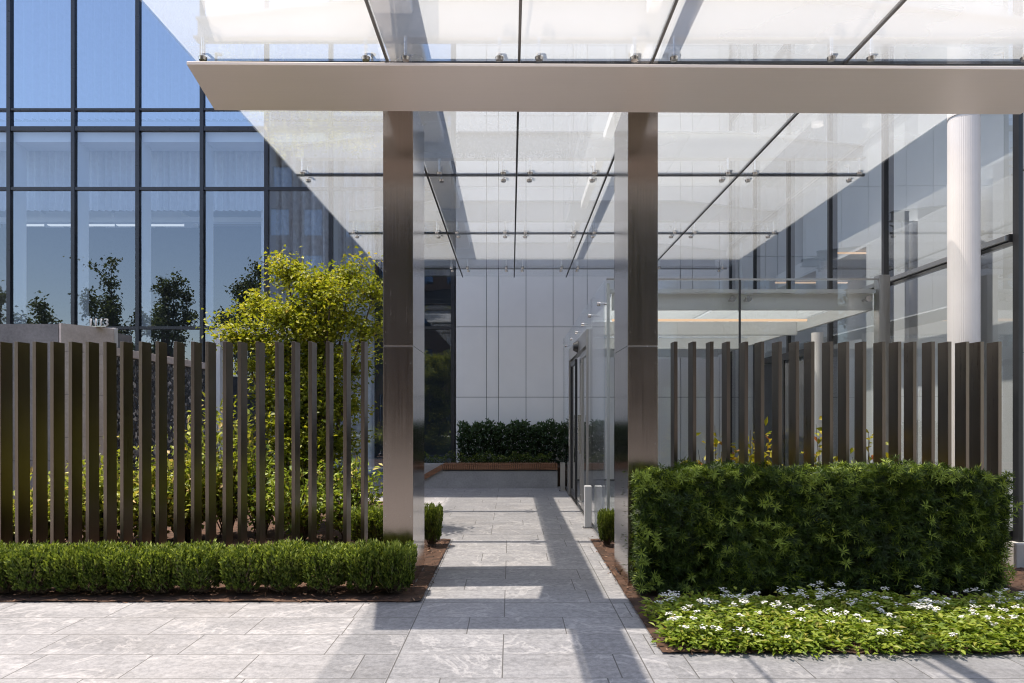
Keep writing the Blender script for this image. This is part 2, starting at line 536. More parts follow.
# ================================================================== MAIN BUILDING (facade at y = 15.7)
FY = 15.7
TOPZ = 23.6
bld = thing('glass_building', 'tall building at the back with blue mirrored glass left and white panel wall right', 'building', (-6, FY + 4, 0))
mull_x = [X(331 - 64.2 * n, FY) for n in range(9, -2, -1)] + [X(453, FY)]
rows = [0.02, 3.50, 6.695, 8.07, 8.51, 12.6, 13.05, 18.0, TOPZ]
for x in mull_x:
    w = 0.042
    box('mullion', M['dark_frame'], bld, x - w, x + w, FY - 0.06, FY + 0.06, 0.02, TOPZ)
for i, z in enumerate(rows[1:]):
    h = {8.07: 0.05, 8.51: 0.024, 6.695: 0.034, 3.5: 0.034}.get(z, 0.04)
    box('transom', M['dark_frame'], bld, mull_x[0], mull_x[-1], FY - 0.048, FY + 0.055, z - h, z + h)
for i in range(len(mull_x) - 1):
    for j in range(len(rows) - 1):
        x0, x1 = mull_x[i] + 0.05, mull_x[i + 1] - 0.05
        z0, z1 = rows[j] + 0.02, rows[j + 1] - 0.02
        t = rng.normal(size=4) * 0.0038
        v = [(x0, FY + t[0], z0), (x1, FY + t[1], z0), (x1, FY + t[1] + t[2], z1), (x0, FY + t[0] + t[2], z1)]
        up = z0 > 8.0
        MB().add(v, [(0, 1, 2, 3)]).build('window_pane', M['facade_up'] if up else M['facade'], bld)
# interior behind the glass: white returns on every bay, floors, ceilings and a back wall
for x in mull_x:
    box('mullion_return', M['interior_white'], bld, x - 0.045, x + 0.045, FY + 0.062, FY + 0.47, 0.05, 8.0)
box('window_head', M['interior_white'], bld, mull_x[0], mull_x[-1], FY + 0.062, FY + 0.60, 7.80, 8.04)
box('floor_slab', M['interior'], bld, mull_x[0] - 3, 5.0, FY + 0.6, FY + 8.0, 8.05, 8.5)
box('floor_slab', M['interior'], bld, mull_x[0] - 3, 5.0, FY + 0.6, FY + 8.0, 12.62, 13.0)
box('floor_slab', M['lobby_floor'], bld, mull_x[0] - 3, -1.3, FY + 0.07, FY + 8.0, -0.05, 0.02)
box('back_wall', M['interior_dark'], bld, mull_x[0] - 3, 5.0, FY + 8.0, FY + 8.3, 0, TOPZ)
box('bulkhead', M['interior_white'], bld, mull_x[0], -5.6, FY + 1.2, FY + 1.4, 6.28, 6.40)
box('roof', M['cladding'], bld, mull_x[0] - 3, 12, 12.15, FY + 9, TOPZ + 0.05, TOPZ + 0.35)
box('end_wall', M['cladding'], bld, mull_x[0] - 3, mull_x[0] - 0.06, FY + 0.01, FY + 8.0, 0, TOPZ)
# white panel wall with real open joints
pw = MB()
px_x = [X(p, FY) for p in (456, 486.5, 498.5, 526, 553, 573, 587, 614, 626, 653, 680, 692, 719, 746)] + [5.9, 6.6, 7.6, 8.6, 9.8, 11]
pz = [0.02, 1.91, 3.52, 5.13, 6.74, 8.35, 9.96, 11.6, 13.2, 14.8, 16.4, 18, 19.6, 21.2, TOPZ]
for a, b in zip(px_x[:-1], px_x[1:]):
    for c, d in zip(pz[:-1], pz[1:]):
        pw.box(a + 0.006, b - 0.006, FY - 0.06 + rng.normal() * .0015, FY - 0.02, c + 0.006, d - 0.006)
pw.build('panel_wall', M['panel'], bld)
box('wall_backing', M['seal'], bld, mull_x[-1] + 0.06, 11, FY, FY + 0.3, 0, TOPZ)

def folds(x0, x1, y, z0, z1, amp, pitch):
    n = int((x1 - x0) / (pitch / 6))
    xs = np.linspace(x0, x1, n)
    ph = np.cumsum(rng.uniform(0.6, 1.4, n)) * 2 * math.pi / 6
    ys = y + amp * np.sin(ph)
    m = MB()
    vs = [(x, yy, z0) for x, yy in zip(xs, ys)] + [(x, yy, z1) for x, yy in zip(xs, ys)]
    m.add(vs, [(i, i + 1, i + 1 + n, i + n) for i in range(n - 1)], 0, True)
    return m
tag(folds(mull_x[0], X(262, 16.3), FY + 0.75, 6.42, 8.03, 0.05, 0.16).build('curtain', M['sheer']),
    'pale short curtain with fine folds behind the middle row of the left windows', 'curtain')
tag(folds(X(258, 16.3), -3.3, FY + 0.72, 0.1, 8.03, 0.13, 0.24).build('curtain', M['curtain']),
    'full height grey curtain with deep folds behind the windows beside the maple', 'curtain')
tag(folds(mull_x[0], -1.45, FY + 0.62, 8.56, 12.55, 0.06, 0.19).build('curtain', M['sheer']),
    'pale sheer curtain behind the big upper blue windows', 'curtain')
# ceiling lamps inside
lx = [(-46, -26), (22, 41), (47, 72), (85, 112), (116, 137), (148, 182)]
for k, (a, b) in enumerate(lx):
    y = FY + 1.7
    o = MB().box(X(a, y), X(b, y), y, y + 0.12, Z(225, y), Z(219.5, y)).box(X(a, y), X(b, y), y - .05, y + 0.9, Z(218, y), Z(212, y), 1)
    lab = ['lit ceiling lamp box left of the first full window bay',
           'lit ceiling lamp box, left of two in the bay above the stone block',
           'lit ceiling lamp box, right of two in the bay above the stone block',
           'lit ceiling lamp box, left of two in the bay above the numerals',
           'lit ceiling lamp box, right of two in the bay above the numerals',
           'lit long ceiling lamp box nearest the maple'][k]
    tag(o.build('ceiling_lamp', [M['lamp'], M['interior_white']]), lab, 'lamp', 'ceiling lamp boxes behind the left glass')

# ================================================================== RIGHT WING (glass wall at x = 5)
WX = 5.0
WT = 11.5
wing = thing('glass_wing', 'grey glass wing with black mullions along the right side of the court', 'building', (8, 11, 0))
wy = [6.75, 9.13, 10.7, 12.3, 14.0, 15.55]
for i, y in enumerate(wy):
    w = 0.032 if i else 0.04
    box('mullion', M['black'], wing, WX - (0.03 if i else 0.012), WX + (0.10 if i else 0.03), y - w, y + w, 0.0, WT)
for z, h in ((3.26, 0.04), (8.2, 0.04), (WT, 0.06), (0.30, 0.05)):
    for a, b in zip(wy[:-1], wy[1:]):
        box('transom', M['black'], wing, WX - 0.045, WX + 0.10, a + 0.041, b - 0.033, z - h, z + h)
box('transom_cap', M['grey_frame'], wing, WX - 0.085, WX - 0.047, wy[0] + 0.05, wy[-1], 3.235, 3.285)
for a, b in zip(wy[:-1], wy[1:]):
    for z0, z1 in ((0.36, 3.2), (3.32, 8.14), (8.26, WT - 0.07)):
        t = rng.normal(size=3) * 0.0016
        MB().add([(WX + t[0], a + .05, z0), (WX + t[1], b - .05, z0), (WX + t[1] + t[2], b - .05, z1), (WX + t[0] + t[2], a + .05, z1)],
                 [(0, 3, 2, 1)]).build('window_pane', M['wing'], wing)
box('plinth', M['cladding'], wing, WX - 0.08, WX + 8, wy[0] - 0.10, wy[-1], 0.0, 0.248, 0.01)
fp = MB()
for a, b in ((WX + 0.035, WX + 1.5), (WX + 1.52, WX + 3.0), (WX + 3.02, WX + 4.5), (WX + 4.52, WX + 7.9)):
    for c, d in ((0.26, 2.1), (2.12, 3.9), (3.92, 5.7), (5.72, 7.5), (7.52, WT)):
        fp.box(a, b, wy[0] - 0.03, wy[0] + 0.05, c, d)
fp.build('front_wall', M['cladding'], wing)
box('wing_floor', M['lobby_floor'], wing, WX + 0.12, WX + 8, wy[0] + 0.06, 15.6, 0.25, 0.29)
box('wing_ceiling', M['interior_white'], wing, WX + 0.9, WX + 8, wy[0] + 0.06, 15.2, 4.3, 4.6)
box('wing_ceiling', M['interior'], wing, WX + 0.35, WX + 8, wy[0] + 0.06, 15.6, 8.0, 8.4)
box('wing_back_wall', M['interior_white'], wing, WX + 2.1, WX + 2.3, wy[0] + 0.06, 15.2, 0.29, 4.29)
box('wing_back_wall', M['interior_white'], wing, WX + 1.5, WX + 1.7, wy[0] + 0.06, 15.2, 4.62, 8.0)
box('wing_end_wall', M['interior'], wing, WX + 0.2, WX + 6, 15.3, 15.5, 0.29, 8.0)
box('wing_roof', M['cladding'], wing, WX - 0.1, WX + 8, wy[0] - 0.1, 15.62, WT + 0.065, WT + 0.3)
for y in (8.2, 10.0, 12.6):
    MB().tube([(5.8, y, 0.29), (5.8, y, 4.3)], 0.16, 24).build('interior_column', M['interior_white'], wing)
for y, lab in ((11.6, 'warm strip lamp under the wing ceiling, nearer one'),
               (14.2, 'warm strip lamp under the wing ceiling, farther one')):
    o = MB().box(WX + 0.5, WX + 2.0, y, y + 0.03, 4.24, 4.27).build('strip_lamp', M['led'])
    tag(o, lab, 'lamp', 'warm strip lamps under the wing ceiling')
for y0_, y1_ in ((6.95, 7.6), (7.95, 9.0), (9.3, 10.3)):
    box('interior_panel', M['interior_white'], wing, WX + 0.36, WX + 0.42, y0_, y1_, 0.30, 4.28)
# dark entrance doors of the wing seen under the vestibule roof
dr = MB()
for a, b in ((11.0, 11.06), (12.2, 12.26), (13.4, 13.46)):
    dr.box(WX - 0.13, WX - 0.065, a, b, 0.3, 2.6)
dr.box(WX - 0.13, WX - 0.065, 11.06, 12.2, 2.48, 2.6).box(WX - 0.13, WX - 0.065, 12.26, 13.4, 2.48, 2.6)
d = dr.build('door_frame', M['black'], wing)
for a, b in ((11.07, 12.19), (12.27, 13.39)):
    MB().box(WX - 0.11, WX - 0.09, a, b, 0.3, 2.47).build('door', M['interior_dark'], wing)

# ================================================================== VESTIBULE
VX0, VX1, VY0, VY1, VT = 1.10, 4.30, 8.0, 14.2, 3.08
ves = thing('glass_vestibule', 'clear glass entrance vestibule with white roof and sliding doors right of the path', 'vestibule', (2.7, 11, 0))
jx = X(740, VY0)
for a, b in ((VX0 + 0.02, jx - 0.012), (jx + 0.012, VX1)):
    MB().box(a, b, VY0, VY0 + 0.02, 0.03, VT).build('glass_panel', M['clear'], ves)
MB().box(jx - 0.011, jx + 0.011, VY0 + 0.001, VY0 + 0.019, 0.03, VT).build('joint_seal', M['seal'], ves)
for a, b in ((VY0 + 0.03, 9.70), (12.76, VY1)):
    MB().box(VX0 - 0.01, VX0 + 0.01, a, b, 0.03, VT + 0.0).build('glass_panel', M['clear'], ves)
MB().box(VX0 - 0.01, VX0 + 0.01, 9.72, 12.74, 2.73, VT).build('glass_panel', M['clear'], ves)
for a, b in ((VX0 + 0.10, jx - .012), (jx + .012, VX1)):
    for c, d in ((VY0 + 0.17, 10.2), (10.22, 12.4), (12.42, 15.3)):
        m = MB().box(a, b, c, d, 2.90, 2.92)
        m.mi = [1, 0, 1, 1, 1, 1]
        m.build('roof_glass', [M['frosted'], M['clear']], ves)
box('front_channel', M['white_steel'], ves, VX0 + 0.10, VX1, VY0 + 0.12, VY0 + 0.165, 2.75, 2.94)
box('roof_edge', M['white_steel'], ves, VX0 + 0.05, VX1 + 0.06, VY0 + 0.06, VY0 + 0.118, 2.943, 2.985)
box('soffit_strip', M['led'], ves, VX0 + 0.3, VX1 - 0.2, 9.45, 9.49, 2.80, 2.83)
box('ceiling_beam', M['white_steel'], ves, VX0 + 0.12, VX1 - 0.02, 10.2, 10.3, 2.70, 2.89)
box('ceiling_beam', M['white_steel'], ves, VX0 + 0.12, VX1 - 0.02, 12.36, 12.46, 2.70, 2.89)
box('ceiling_beam', M['white_steel'], ves, VX0 + 0.12, VX1 - 0.02, 14.1, 14.2, 2.70, 2.89)
box('side_channel', M['white_steel'], ves, VX1 - 0.03, VX1 + 0.02, VY0 + 0.17, VY1 + 1.1, 2.75, 2.895)
box('corner_post', M['white_steel'], ves, VX0 + 0.030, VX0 + 0.062, VY0 + 0.03, VY0 + 0.075, 0.0, VT - 0.03)
box('end_post', M['grey_frame'], ves, VX1 + 0.005, VX1 + 0.13, VY0 - 0.02, VY0 + 0.10, 0.0, VT + 0.06)
box('edge_cap', M['grey_frame'], ves, VX0 + 0.02, VX1, VY0 - 0.004, VY0 + 0.024, VT + 0.002, VT + 0.02)
box('threshold', M['steel'], ves, VX0 - 0.03, VX0 + 0.03, VY0, VY1, 0.006, 0.028)
def bolt_mb(p, axis, r=0.035):
    a = Vector(axis)
    m = MB()
    m.tube([Vector(p) - a * 0.03, Vector(p) + a * 0.01], r, 12)
    m.tube([Vector(p) + a * 0.01, Vector(p) + a * 0.12], r * 0.4, 8)
    return m
for px in (732.5, 748, 868):
    bolt_mb((X(px, VY0), VY0, Z(299, VY0)), (0, 1, 0)).build('fixing_bolt', M['steel'], ves)
for y in (8.5, 9.5, 10.4, 11.4, 12.4, 13.6):
    bolt_mb((VX0, y, 2.88), (1, 0, 0), 0.026).build('fixing_bolt', M['steel'], ves)
# door portal in the left side
po = MB()
po.box(VX0 - 0.025, VX0 + 0.07, 9.72, 9.78, 0.03, 2.72).box(VX0 - 0.025, VX0 + 0.07, 12.68, 12.74, 0.03, 2.72)
po.box(VX0 - 0.025, VX0 + 0.07, 9.785, 12.675, 2.50, 2.72)
po.build('door_portal', M['grey_frame'], ves)
s_ = MB().tube([(VX0 - 0.028, 11.0, 2.60), (VX0 - 0.10, 11.0, 2.60)], [0.10, 0.06], 16).build('door_sensor', M['black'], ves)
for a, b in ((9.82, 10.7), (10.72, 11.7), (11.72, 12.64)):
    dd = MB()
    x0 = VX0 + (0.0 if a != 10.72 else 0.075)
    dd.box(x0, x0 + 0.04, a, a + 0.05, 0.05, 2.46).box(x0, x0 + 0.04, b - 0.05, b, 0.05, 2.46)
    dd.box(x0, x0 + 0.04, a + 0.051, b - 0.051, 2.38, 2.46).box(x0, x0 + 0.04, a + 0.051, b - 0.051, 0.05, 0.15)
    do = dd.build('sliding_door', M['black'] if a > 11.0 else M['grey_frame'], ves)
    MB().box(x0 + 0.02, x0 + 0.03, a + 0.05, b - 0.05, 0.15, 2.38).build('door_glass', M['clear'], do)
    MB().tube([(x0 - 0.03, b - 0.12, 0.9), (x0 - 0.03, b - 0.12, 1.5)], 0.014, 8).build('door_handle', M['steel'], do)

# bollards beside the doors
for y, lab in ((9.07, 'square pale metal door post in front of the vestibule side, nearer one'),
               (13.5, 'square pale metal door post beside the end of the wooden bench')):
    b = thing('door_post', lab, 'bollard', (1.02, y, 0), 'square pale posts beside the sliding doors')
    MB().box(0.975, 1.066, y - 0.045, y + 0.045, 0.012, 0.56).build('post', M['grey_frame'] if y > 13 else M['white_steel'], b, 0.005)
    MB().box(0.955, 1.085, y - 0.065, y + 0.065, 0.0, 0.011).build('base_plate', M['steel'], b)

# white slim column behind the vestibule
MB_ = MB().tube([(4.62, 10.3, 0), (4.62, 10.3, 2.74)], 0.085, 20)
tag(MB_.build('white_column', M['white_column']), 'slim round white column under the vestibule roof behind the right slat screen', 'column')

# ================================================================== GLASS CANOPY
CZ = 4.30
can = thing('glass_canopy', 'large white fritted glass canopy on steel rafters over the path', 'canopy', (0.9, 9, 4))
jxs = [-2.52, -0.98, 0.065, 1.12, 2.66, 4.15]
jys = [2.90, 5.46, 8.00, 10.57, 13.10, 13.88]
gap = 0.011
for a, b in zip(jxs[:-1], jxs[1:]):
    for c, d in zip(jys[:-1], jys[1:]):
        t = CZ + rng.normal() * 0.0015
        m = MB().box(a + gap, b - gap, c + gap, d - gap, t, t + 0.022)
        m.mi = [1, 0, 1, 1, 1, 1]          # frit on the upper face only
        m.build('glass_panel', [M['frit'], M['under']], can)
for x in jxs[1:-1]:
    box('joint_seal', M['seal'], can, x - gap + .001, x + gap - .001, jys[0], jys[-1], CZ - 0.004, CZ + 0.025)
for y in jys[1:-1]:
    for a, b in zip(jxs[:-1], jxs[1:]):
        box('joint_seal', M['seal'], can, a + gap, b - gap, y - gap + .001, y + gap - .001, CZ - 0.003, CZ + 0.024)
RB, RT = 4.51, 4.79
for y in jys[1:-1] + [13.80]:
    r = MB()
    out = [(-2.50, RB), (4.12, RB), (4.12, RB + .12), (2.66, RT), (-1.17, RT), (-2.50, RB + .13)]
    r.prism(out, y - 0.012, y + 0.012)
    r.prism([(-2.52, RB - .016), (4.14, RB - .016), (4.14, RB - .001), (-2.52, RB - .001)], y - 0.05, y + 0.05)
    top = [(-2.50, RB + .131), (-1.17, RT + .001), (2.66, RT + .001), (4.12, RB + .121), (4.12, RB + .137), (2.66, RT + .017), (-1.17, RT + .017), (-2.50, RB + .147)]
    r.prism(top, y - 0.05, y + 0.05)
    r.build('rafter', M['rafter_paint'], can)
for x, hw in ((-0.93, 0.15), (1.12, 0.045)):
    g = MB()
    ys = [3.0] + [y for y in jys[1:-1]] + [13.80]
    for a, b in zip(ys[:-1], ys[1:]):
        g.box(x - hw, x + hw, a + 0.055, b - 0.055, RT - .11, RT - .01)
    g.build('main_beam', M['white_steel'], can)
# glass fittings
fm = None
fx = [jxs[0] + 0.11] + [j + s * 0.155 for j in jxs[1:-1] for s in (-1, 1)] + [jxs[-1] - 0.13]
for y in jys[1:-1]:
    for x in fx:
        for s in (-1, 1):
            if fm is None:
                m = MB()
                m.tube([(0, 0, -0.028), (0, 0, -0.004)], [0.028, 0.034], 14)
                m.tube([(0, 0, -0.004), (0, 0, 0.15)], 0.012, 8, 0)
                m.tube([(0, 0, 0.15), (0, -0.09, 0.192)], 0.014, 8, 0)
                o = m.build('glass_fitting', M['steel'], can, rel=(0, 0, 0))
                fm = o
            else:
                o = fm.copy(); COL.objects.link(o); o.parent = can
            o.location = Vector((x, y + s * 0.12, CZ)) - Vector(can.location)
            if s < 0: o.rotation_euler = (0, 0, math.pi)
# flat tapered front beam: thin front lip, broad metal underside, a little farther away on the right
bm_ = MB()
def yb(x, off): return 4.715 + 0.0117 * (x + 2.24) + off
xr = 4.10
zb = 3.92
ends = [(-2.24, 0.0), (-2.353, 0.71)]
prof = [(0.0, zb), (0.71, zb), (0.71, zb + 0.22), (0.0, zb + 0.022)]
def ex(off): return -2.24 - 0.113 * off / 0.71
v = [(ex(o_), yb(ex(o_), o_), z_) for o_, z_ in prof] + [(xr, yb(xr, o_), z_) for o_, z_ in prof]
bm_.add(v, [(0, 1, 2, 3), (7, 6, 5, 4), (0, 4, 5, 1), (1, 5, 6, 2), (2, 6, 7, 3), (3, 7, 4, 0)])
bm_.build('front_beam', M['beam'], can, 0.003)
for x in (-0.98, 1.12):
    y0_ = 5.432 + 0.0117 * (x + 2.24)
    a_ = [(y0_, 3.97), (5.935, 4.18), (5.935, 4.24), (y0_, 4.12)]
    MB().add([(x - .1, p, q) for p, q in a_] + [(x + .1, p, q) for p, q in a_],
             [(0, 3, 2, 1), (4, 5, 6, 7), (0, 1, 5, 4), (1, 2, 6, 5), (2, 3, 7, 6), (3, 0, 4, 7)]).build('beam_bracket', M['beam'], can)

# ================================================================== BRONZE COLUMNS
def bronze_column(x0, x1, label, inner):
    y0, y1, zt = 5.94, 6.72, 4.28
    c = thing('metal_column', label, 'column', ((x0 + x1) / 2, 6.33, 0), 'bronze metal blade columns under the canopy')
    zj = Z(346, 5.94)
    t = 0.012
    for (a, b, nm) in ((0.0, zj - 0.006, 'lower_cladding'), (zj + 0.006, zt, 'upper_cladding')):
        m = MB().box(x0, x1, y0, y0 + t, a, b)
        o = m.build(nm, M['column'], c, 0.002)
        s = MB().box(x0, x0 + t, y0 + t + .0015, y1, a, b).box(x1 - t, x1, y0 + t + .0015, y1, a, b)
        s.box(x0 + t, x1 - t, y1 - t, y1, a, b)
        s.build('side_plate', M['column_side'], o)
    box('joint_band', M['steel'], c, x0 + 0.004, x1 - 0.004, y0 + 0.004, y1 - 0.004, zj - 0.0058, zj + 0.0058)
    box('core', M['black'], c, x0 + 0.03, x1 - 0.03, y0 + 0.03, y1 - 0.03, 0, zt - 0.01)
    box('base_shoe', M['black'], c, x0 - 0.006, x1 + 0.006, y0 - 0.006, y1 + 0.006, 0.0, 0.012)
    rv = None
    for z in (0.62, 1.25, 1.95, 2.22, 2.75, 3.30, 3.70):
        for x in (x0 + 0.022, x1 - 0.022):
            if rv is None:
                rv = MB().tube([(0, 0, 0), (0, -0.004, 0)], [0.006, 0.004], 8).build('rivet', M['steel'], c, rel=(0, 0, 0))
                o = rv
            else:
                o = rv.copy(); COL.objects.link(o); o.parent = c
            o.location = Vector((x, y0, z)) - Vector(c.location)
    return c
bronze_column(-1.113, -0.852, 'tall bronze metal column left of the path beside the clipped low shrubs', 1)
bronze_column(1.018, 1.278, 'tall bronze metal column right of the path at the end of the tall hedge', -1)

# white round column on the right
wc = thing('round_column', 'tall round white column in front of the glass wing on the right', 'column', (4.62, 6.97, 0))
nr = 240
rp = [(4.62 + (0.1425 + 0.0008 * math.sin(k * 2 * math.pi / 5)) * math.cos(2 * math.pi * k / nr), 6.97 + (0.1425 + 0.0008 * math.sin(k * 2 * math.pi / 5)) * math.sin(2 * math.pi * k / nr)) for k in range(nr)]
MB().slab(rp, 0, 4.50).build('shaft', M['white_column'], wc)
MB().tube([(4.62, 6.97, 4.505), (4.62, 6.97, 4.53)], 0.138, 40).build('shadow_ring', M['white_column'], wc)
MB().tube([(4.62, 6.97, 4.535), (4.62, 6.97, 4.75)], 0.145, 40).build('head', M['white_column'], wc)

# ================================================================== SLAT FENCES
FNY = 6.50
def fence(xs, label):
    c = thing('slat_fence', label, 'fence', (sum(xs) / len(xs), FNY + .06, 0))
    src = None
    for i, x in enumerate(xs):
        if src is None:
            m = MB().box(-0.017, 0.017, 0, 0.160, 0.03, 2.20)
            o = m.build('fin', M['fin'], c, 0.002, rel=(0, 0, 0)); src = o
        else:
            o = src.copy(); COL.objects.link(o); o.parent = c
        o.location = Vector((x, FNY + rng.normal() * 0.002, 0)) - Vector(c.location)
        o.rotation_euler = (0, rng.normal() * 0.0012, rng.normal() * 0.02)
    box('base_rail', M['fin'], c, min(xs) - .05, max(xs) + .05, FNY + 0.03, FNY + 0.10, 0.0, 0.028)
lf = [X(p, FNY) for p in (362.5, 344.9, 327.5, 310, 293.3, 276.9, 257.9, 239.2, 224, 207.2, 192.5, 175, 157.4, 140.4, 122, 105.3, 87, 70, 52, 34.5, 16.5, -1, -18.5, -36)]
rf_ = [X(p, FNY) for p in (676, 694.7, 712, 728.6, 746.2, 762.5, 780, 797.4, 812.5, 831.5, 848, 864.2, 884, 899.5, 915, 933, 950, 967.8, 982.5, 1000)]
fence(lf, 'bronze vertical fin screen left of the path behind low clipped shrubs')
fence(rf_, 'bronze vertical fin screen right of the path behind the tall dark hedge')

# ================================================================== BUILDING ACROSS THE ROAD (added out of view to darken reflections in glass and metal)
ob = thing('added_brick_building', 'dark brown brick building across the road, added to darken reflections in curtained glass and columns', 'building', (-3, -26, 0))
OY = -22.0
wins = [(-18.2 + 2.6 * i, 1.0 + 3.6 * j) for i in range(14) for j in range(7)]
w = MB()
xs_ = sorted({a for a, _ in wins}); zs_ = sorted({b for _, b in wins})
edges = [-19.2]
for a in xs_: edges += [a, a + 1.5]
edges += [18.2]
for k in range(0, len(edges), 2):
    w.box(edges[k], edges[k + 1], OY - 0.3, OY, 0, 26.5)
zz = [0]
for b in zs_: zz += [b, b + 2.1]
zz += [26.5]
for a in xs_:
    for k in range(0, len(zz), 2):
        w.box(a + .001, a + 1.499, OY - 0.3, OY - .004, zz[k], zz[k + 1])
w.build('wall', plain('brown_brick', (0.13, 0.085, 0.065), 0.9, nscale=12, var=0.3), ob)
box('core', M['interior_dark'], ob, -19.0, 18.0, -34, OY - 0.6, 0, 26.4)
box('roof_edge', M['cladding'], ob, -19.4, 18.4, OY - 0.5, OY + 0.12, 26.51, 26.8)
wm = None
for a, b in wins:
    if wm is None:
        wm = MB().box(0, 1.5, -0.01, 0.01, 0, 2.1).build('window', M['facade'], ob, rel=(0, 0, 0)); o = wm
    else:
        o = wm.copy(); COL.objects.link(o); o.parent = ob
    o.location = Vector((a, OY - 0.2, b)) - Vector(ob.location)

# ================================================================== STONE BLOCK, PEBBLE WALL, BENCH
sb = thing('stone_block', 'grey stone clad block with its side tinted as if sunlit behind the left fin screen', 'wall', (-8.5, 9.6, 0))
m = MB()
for c, d in ((0, .9), (.905, 1.8), (1.805, 2.70)):
    m.box(-14, -5.965, 9.0, 9.06, c, min(d, 2.71))
m.build('front_cladding', M['granite'], sb)
m = MB()
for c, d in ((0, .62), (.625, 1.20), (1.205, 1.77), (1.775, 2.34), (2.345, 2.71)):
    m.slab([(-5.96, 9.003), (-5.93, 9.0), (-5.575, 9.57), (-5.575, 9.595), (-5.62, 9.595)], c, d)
m.build('side_cladding', M['granite_pale_lit'], sb)
m = MB().slab([(-14, 9.062), (-5.99, 9.062), (-5.66, 9.6), (-5.66, 10.2), (-14, 10.2)], 0, 2.68)
m.build('core', M['granite'], sb)
pwl = thing('pebble_wall', 'black pebble water wall with a pale coping left of the maple', 'wall', (-5.9, 11.2, 0))
box('pebble_face', M['pebble'], pwl, -5.655, -5.62, 9.60, 12.68, 0, 2.34)
box('wall_core', M['granite'], pwl, -6.05, -5.658, 10.205, 12.68, 0, 2.34)
box('coping', M['granite_pale_lit'], pwl, -5.657, -5.59, 9.60, 12.70, 2.342, 2.456, 0.005)
box('coping', M['granite_pale_lit'], pwl, -6.08, -5.66, 10.205, 12.70, 2.342, 2.456, 0.005)
# white portal frames behind
fr = thing('white_frame', 'white metal portal frame left of the maple crown above the fin screen', 'frame', (X(232, 13.6), 13.6, 0))
m = MB()
xa, xb = X(217, 13.6), X(247, 13.6)
m.box(xa, xa + .10, 13.5, 13.9, 0, Z(328.5, 13.6)).box(xa + .101, xb + 1.0, 13.5, 13.9, Z(335, 13.6), Z(328.5, 13.6)).box(xb + .9, xb + 1.0, 13.5, 13.9, 0, Z(335.2, 13.6))
m.build('frame', M['white_steel'], fr)
fr = thing('white_frame', 'white metal frame end at the corner of the stone block beside the pebble wall', 'frame', (X(114, 9.64), 9.64, 2.45))
m = MB()
xa = X(114.5, 9.64)
m.box(xa - .03, xa + .03, 9.61, 9.67, 2.458, Z(328.0, 9.64)).box(X(89, 9.64), xa - .031, 9.61, 9.67, 2.715, Z(328, 9.64))
m.build('frame', M['white_steel'], fr)
# house number
num = thing('house_number', 'small pale standing numerals 1113 on top of the stone block', 'sign', (X(98.5, 9.40), 9.40, 2.71))
tc = bpy.data.curves.new('numerals', 'FONT')
tc.body = '1113'
tc.size = 0.15; tc.extrude = 0.012; tc.align_x = 'CENTER'; tc.space_character = 0.95
to = bpy.data.objects.new('tmp_text', tc)
COL.objects.link(to)
dg = bpy.context.evaluated_depsgraph_get()
tm = bpy.data.meshes.new_from_object(to.evaluated_get(dg))
bpy.data.objects.remove(to)
tm.materials.clear(); tm.materials.append(M['white_steel'])
no = bpy.data.objects.new('numerals', tm)
COL.objects.link(no); no.parent = num
no.location = (0, 0, 0.014); no.rotation_euler = (math.radians(90), 0, 0)
box('base_bar', M['steel'], num, X(98.5, 9.40) - .12, X(98.5, 9.40) + .12, 9.37, 9.43, 2.711, 2.723)

# bench planter
bn = thing('planter_bench', 'stone planter bench with a reddish wood slat edge in front of the white wall', 'bench', (0, 14.3, 0))
bx0, bx1 = X(443, 14.0), X(557.5, 14.0)
def bench_z(py): return Z(py, 14.0)
m = MB().box(bx0, bx1, 14.0, 14.35, 0, 0.355)
m.box(-0.5, -0.495, 13.998, 13.9995, 0, 0.355)
# left arm coming forward
m.box(X(395, 14.0), bx0 - .003, 14.0, 14.35, 0, 0.49)
m.build('planter_wall', M['planter'], bn, 0.004)
m = MB()
n = 60
for i in range(n):
    a = bx0 + (bx1 - bx0) * i / n
    m.box(a + 0.004, a + (bx1 - bx0) / n - 0.004, 13.96, 14.36, 0.385, 0.50)
m.build('seat_slats', M['wood'], bn)
m = MB()
p, q = X(420, 14.0), 14
for i in range(q):
    a = bx0 - .008 - (bx0 - p) * i / q; b = bx0 - .008 - (bx0 - p) * (i + .9) / q
    za, zb_ = 0.50 - .27 * i / q, 0.50 - .27 * (i + .9) / q
    m.prism([(a, za), (b, zb_), (b, zb_ - .115), (a, za - .115)], 13.96, 13.998)
m.build('sloping_slats', M['wood'], bn)
box('seat_support', M['black'], bn, bx0 + .02, bx1 - .02, 14.04, 14.32, 0.357, 0.384)
box('soil', M['mulch'], bn, -2.6, bx1 + .2, 14.365, 15.55, 0, 0.40)

# ================================================================== PLANTS
def pick_tone(n, lo=0.0, hi=1.0, p=1.0):
    return lo + (hi - lo) * rng.random(n) ** p

